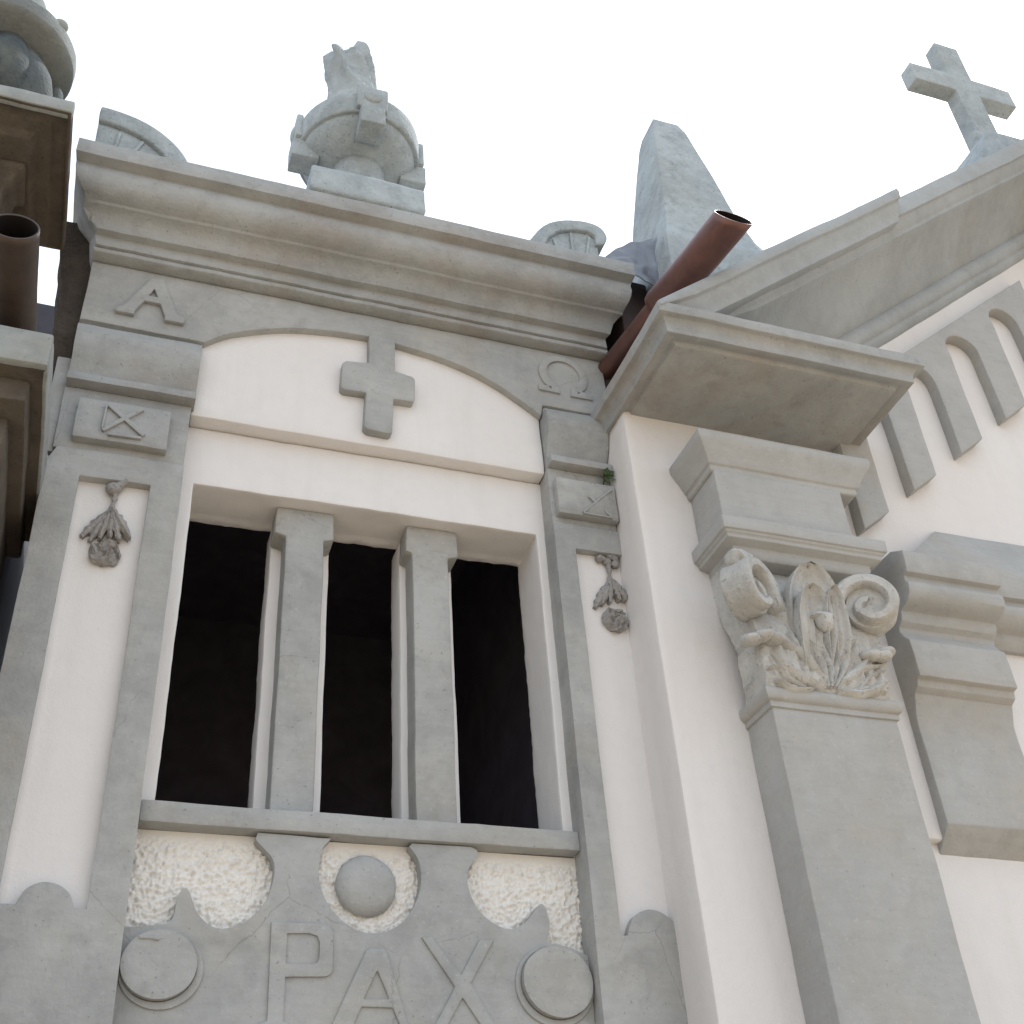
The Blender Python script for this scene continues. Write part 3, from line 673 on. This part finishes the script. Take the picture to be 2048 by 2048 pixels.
U2 = thing('gadrooned_urn', (-.64, 2.70, 4.855), 'dark stone urn with swollen ribbed bowl on the pier at left', 'urn')
VX, VY = -.642, 2.705
finish('foot', lathe([(.13, 4.85), (.12, 4.88), (.07, 4.92), (.06, 4.98), (.075, 5.03)], (VX, VY), 40), URN, U2, 0, .04, .003)
gad = lambda th, z: 1 + .13 * abs(math.sin(th * 4 + .5)) ** .6
finish('bowl', lathe([(.05, 5.00), (.10, 5.015), (.145, 5.05), (.168, 5.10), (.175, 5.16), (.165, 5.22), (.145, 5.27), (.12, 5.32), (.12, 5.36)], (VX, VY), 90, None, gad), URN, U2, 0, .05, .003, 60)
for k in range(3):
    a = R(12 + 90 * k)
    finish('leaf', blob((VX + .182 * math.cos(a), VY + .182 * math.sin(a), 5.24), (.03, .03, .085), None, 3, .25, 20, k), URN, U2, 0, 0, .003)
finish('rim', lathe([(.13, 5.335), (.196, 5.345), (.212, 5.350), (.222, 5.36), (.222, 5.42), (.20, 5.43), (.17, 5.46), (.16, 5.52), (.10, 5.56), (.08, 5.70)], (VX, VY), 64), RIM, U2, .003, .05, .004, 40)
finish('knob', blob((-.482, 2.578, 5.442), (.026, .024, .024), None, 3, .1), CAPL, U2, 0, 0, .002)

# ================================================================== ACROTERIA
def acro(name, rimp, inner, y, label, petals):
    t = thing(name, (sum(p[0] for p in rimp) / len(rimp), y + .06, 5.125), label, 'roof ornament', 'scrolls at the ends of the central cornice')
    bk = finish('backing', plate(inner, y + .018, y + .10), OLD, t, .004, .04, .003)
    finish('rim', plate(rimp, y, y + .12), OLD, t, .008, .03, .003, segs=3)
    for (p, q, w) in petals:
        d = Vector((q[0]-p[0], q[1]-p[1])).normalized(); nn = Vector((-d.y, d.x)) * w * .5
        finish('petal_rib', plate([(p[0]+nn.x, p[1]+nn.y), (q[0]+nn.x, q[1]+nn.y), (q[0]-nn.x, q[1]-nn.y), (p[0]-nn.x, p[1]-nn.y)], y + .008, y + .02), OLD, bk, .003, .03, .002)
    return t
oL = arc(-.33, 5.12, .345, 90, 0, 16, .315); iL = arc(-.33, 5.12, .275, 0, 90, 14, .235)
acro('scroll_acroterion', oL + iL + [(-.332, 5.40)], [(-.322, 5.122)] + iL, 2.85, 'quarter-round scroll ornament on the left end of the central cornice', [((-.23, 5.13), (-.17, 5.30), .012), ((-.19, 5.13), (-.10, 5.23), .012), ((-.27, 5.13), (-.25, 5.32), .012)])
rR = [(1.262, 5.122)] + spline([(1.30, 5.28), (1.377, 5.404), (1.45, 5.462), (1.528, 5.489), (1.59, 5.495), (1.632, 5.482), (1.655, 5.45), (1.656, 5.41), (1.636, 5.372)], 3) + [(1.60, 5.36), (1.604, 5.42), (1.575, 5.436), (1.52, 5.428), (1.455, 5.40), (1.40, 5.345), (1.365, 5.27), (1.345, 5.122)]
iR = [(1.34, 5.122), (1.362, 5.27), (1.398, 5.345), (1.453, 5.40), (1.52, 5.43), (1.578, 5.437), (1.615, 5.40), (1.618, 5.122)]
acro('scroll_acroterion', rR, iR, 2.90, 'curled scroll ornament beside the lead sheet on the right end of the central cornice', [((1.47, 5.14), (1.42, 5.35), .012), ((1.50, 5.14), (1.50, 5.41), .012), ((1.53, 5.14), (1.58, 5.41), .012)])

# ================================================================== OBELISK, CROSS
OX, OY = 2.068, 2.97
def ring_sq(bm, w, z): return [bm.verts.new((OX + a * w, OY + b * w, z)) for a, b in ((-1,-1),(1,-1),(1,1),(-1,1))]
bm = bmesh.new(); lv = [(.262, 4.60), (.255, 5.10), (.238, 5.32), (.205, 5.43), (.192, 5.50), (.176, 5.58), (.150, 5.80), (.120, 6.03), (.082, 6.30), (.066, 6.37), (.040, 6.395)]
rg = [ring_sq(bm, w, z) for w, z in lv]
for a, b in zip(rg, rg[1:]):
    for i in range(4): bm.faces.new((a[i], a[(i+1) % 4], b[(i+1) % 4], b[i]))
bm.faces.new(rg[0]); bm.faces.new(rg[-1][::-1])
tag(finish('obelisk', bm, OLD, None, .005, .04, .0022, 30, base=(OX, OY, 4.6), bang=50), 'weathered grey obelisk behind the copper spout on the right roof', 'obelisk')
X = thing('gable_cross', (3.855, 2.73, 6.2), 'plain stone cross on a sloping pedestal on top of the gable', 'cross')
cx = 3.853; w = .076
cpoly = [(cx-w, 6.42), (cx+w, 6.42), (cx+w, 7.062), (cx+.318, 7.062), (cx+.318, 7.205), (cx+w, 7.212), (cx+w, 7.505), (cx-w, 7.505), (cx-w, 7.212), (cx-.325, 7.205), (cx-.325, 7.062), (cx-w, 7.062)]
finish('cross_shaft', plate(cpoly, 2.70, 2.785), OLD, X, .005, .05, .002)
ppoly = [(cx-.34, 6.13), (cx-.30, 6.24), (cx-.155, 6.53), (cx+.155, 6.53), (cx+.30, 6.24), (cx+.34, 6.13)]
finish('pedestal', plate(ppoly, 2.585, 2.90), OLD, X, .006, .05, .004)

# ================================================================== COPPER AND LEAD
def spout(name, p0, p1, r0, r1, label, base, mat, beta):
    t = thing(name, base, label, 'rain spout', 'copper rain spouts')
    p0, p1 = Vector(p0), Vector(p1); d = (p1 - p0).normalized(); mid = p0.lerp(p1, .46)
    nrm = Vector((0, -math.sin(R(beta)), math.cos(R(beta))))
    def cut(bm, n, q):          # the mouth is cut on the slant
        bm.verts.ensure_lookup_table()
        for v in bm.verts[len(bm.verts) - n:]: v.co += d * ((q - v.co).dot(nrm) / d.dot(nrm))
        return bm
    finish('neck', tube([p0, mid + d * .03], [r0 * .86, r0], 28, None, False), mat, t, 0, .06, .002, 60)
    bm = tube([mid, mid + d * .012, p0.lerp(p1, .75), p1], [r1 * .93, r1, r1 * 1.01, r1 * 1.04], 36, None, False)
    body = finish('pipe', cut(bm, 36, p1), mat, t, 0, .05, .0025, 60)
    sol = body.modifiers.new('wall', 'SOLIDIFY'); sol.thickness = .004; sol.offset = -1
    bm = tube([p0.lerp(p1, .60), p1 - d * .0015], [r1 * 1.0 - .006, r1 * 1.04 - .0052], 36, None, False); finish('mouth_shade', cut(bm, 36, p1 - d * .0015), COPIN, body, 0, .05, .0025, 60)  # inner black tube stands in for shade in the pipe
    bm = tube([mid - d*.012, mid, mid + d * .012], [r0 * 1.05, r1 * .97, r1 * 1.0], 36, None, False); finish('collar', bm, mat, t, 0, 0, .001, 60)
    return t
spout('rain_spout', (1.615, 3.03, 4.765), (1.752, 2.205, 4.765), .043, .063, 'reddish copper spout jutting out beside the grey obelisk', (1.68, 2.57, 4.765), COPPER, 66)
spout('rain_spout', (-.383, 3.10, 4.045), (-.392, 2.245, 4.060), .056, .057, 'dark copper spout between the two caps of the left pier', (-.39, 2.6, 4.06), BROWNED, 78)
hop = thing('gutter_box', (1.68, 3.1, 4.45), 'copper gutter box coloured dark for the shaded gap behind the spout', 'gutter')
bm = box(1.61, 1.80, 3.02, 3.25, 4.452, 4.796); a_box(bm, 1.682, 1.815, 2.93, 3.26, 4.60, 5.22); finish('box', bm, COPDARK, hop, .01, .06, .006)
def flash(u, v):
    lp = [(1.60, 5.265), (1.70, 5.37), (1.77, 5.405), (1.895, 5.46)]; bt = [(1.602, 5.19), (1.68, 5.17), (1.76, 5.09), (1.872, 4.95)]
    def at(c): k = min(2, int(u * 3)); f = u * 3 - k; return Vector((c[k][0] + (c[k+1][0]-c[k][0])*f, c[k][1] + (c[k+1][1]-c[k][1])*f))
    p = at(bt).lerp(at(lp), v); q = Vector((p.x * 9, p.y * 9, 0))
    return (p.x, 2.86 - .06 * u + .05 * v + noise.noise(q) * .022 + noise.noise(q * 2.7) * .012, p.y)
tag(finish('lead_flashing', sheet(flash, 26, 16, (0, .004, 0)), LEAD, None, 0, 0, 0, 60, base=(1.74, 2.85, 5.2)), 'crumpled blue-grey lead sheet dressed against the obelisk', 'flashing')

# ================================================================== SPRIG
T = thing('weed_sprig', (1.535, 2.99, 4.19), 'small green weed growing from the moulding above the right triangle block', 'plant')
for k in range(16):
    a = random.uniform(0, 6.28); l = random.uniform(.018, .036); c = Vector((1.535 + random.uniform(-.022, .022), 2.972 + random.uniform(-.012, .012), 4.200 + random.uniform(-.02, .022)))
    d = Vector((math.cos(a), -.5, math.sin(a) * .8)).normalized(); n_ = d.cross(Vector((0, 1, .3))).normalized() * l * .36
    bm = bmesh.new(); v = [bm.verts.new(p) for p in (c, c + d*l*.5 + n_, c + d*l, c + d*l*.5 - n_)]; bm.faces.new(v)
    e = bmesh.ops.extrude_face_region(bm, geom=bm.faces[:]); bmesh.ops.translate(bm, verts=[q for q in e['geom'] if isinstance(q, bmesh.types.BMVert)], vec=(0, .0015, 0))
    finish('leaf', bm, LEAF, T, 0, 0, 0)
finish('stem', tube([(1.54, 3.012, 4.18), (1.535, 2.985, 4.195), (1.53, 2.97, 4.215)], [.003, .0025, .002], 6), LEAF, T, 0, 0, 0)
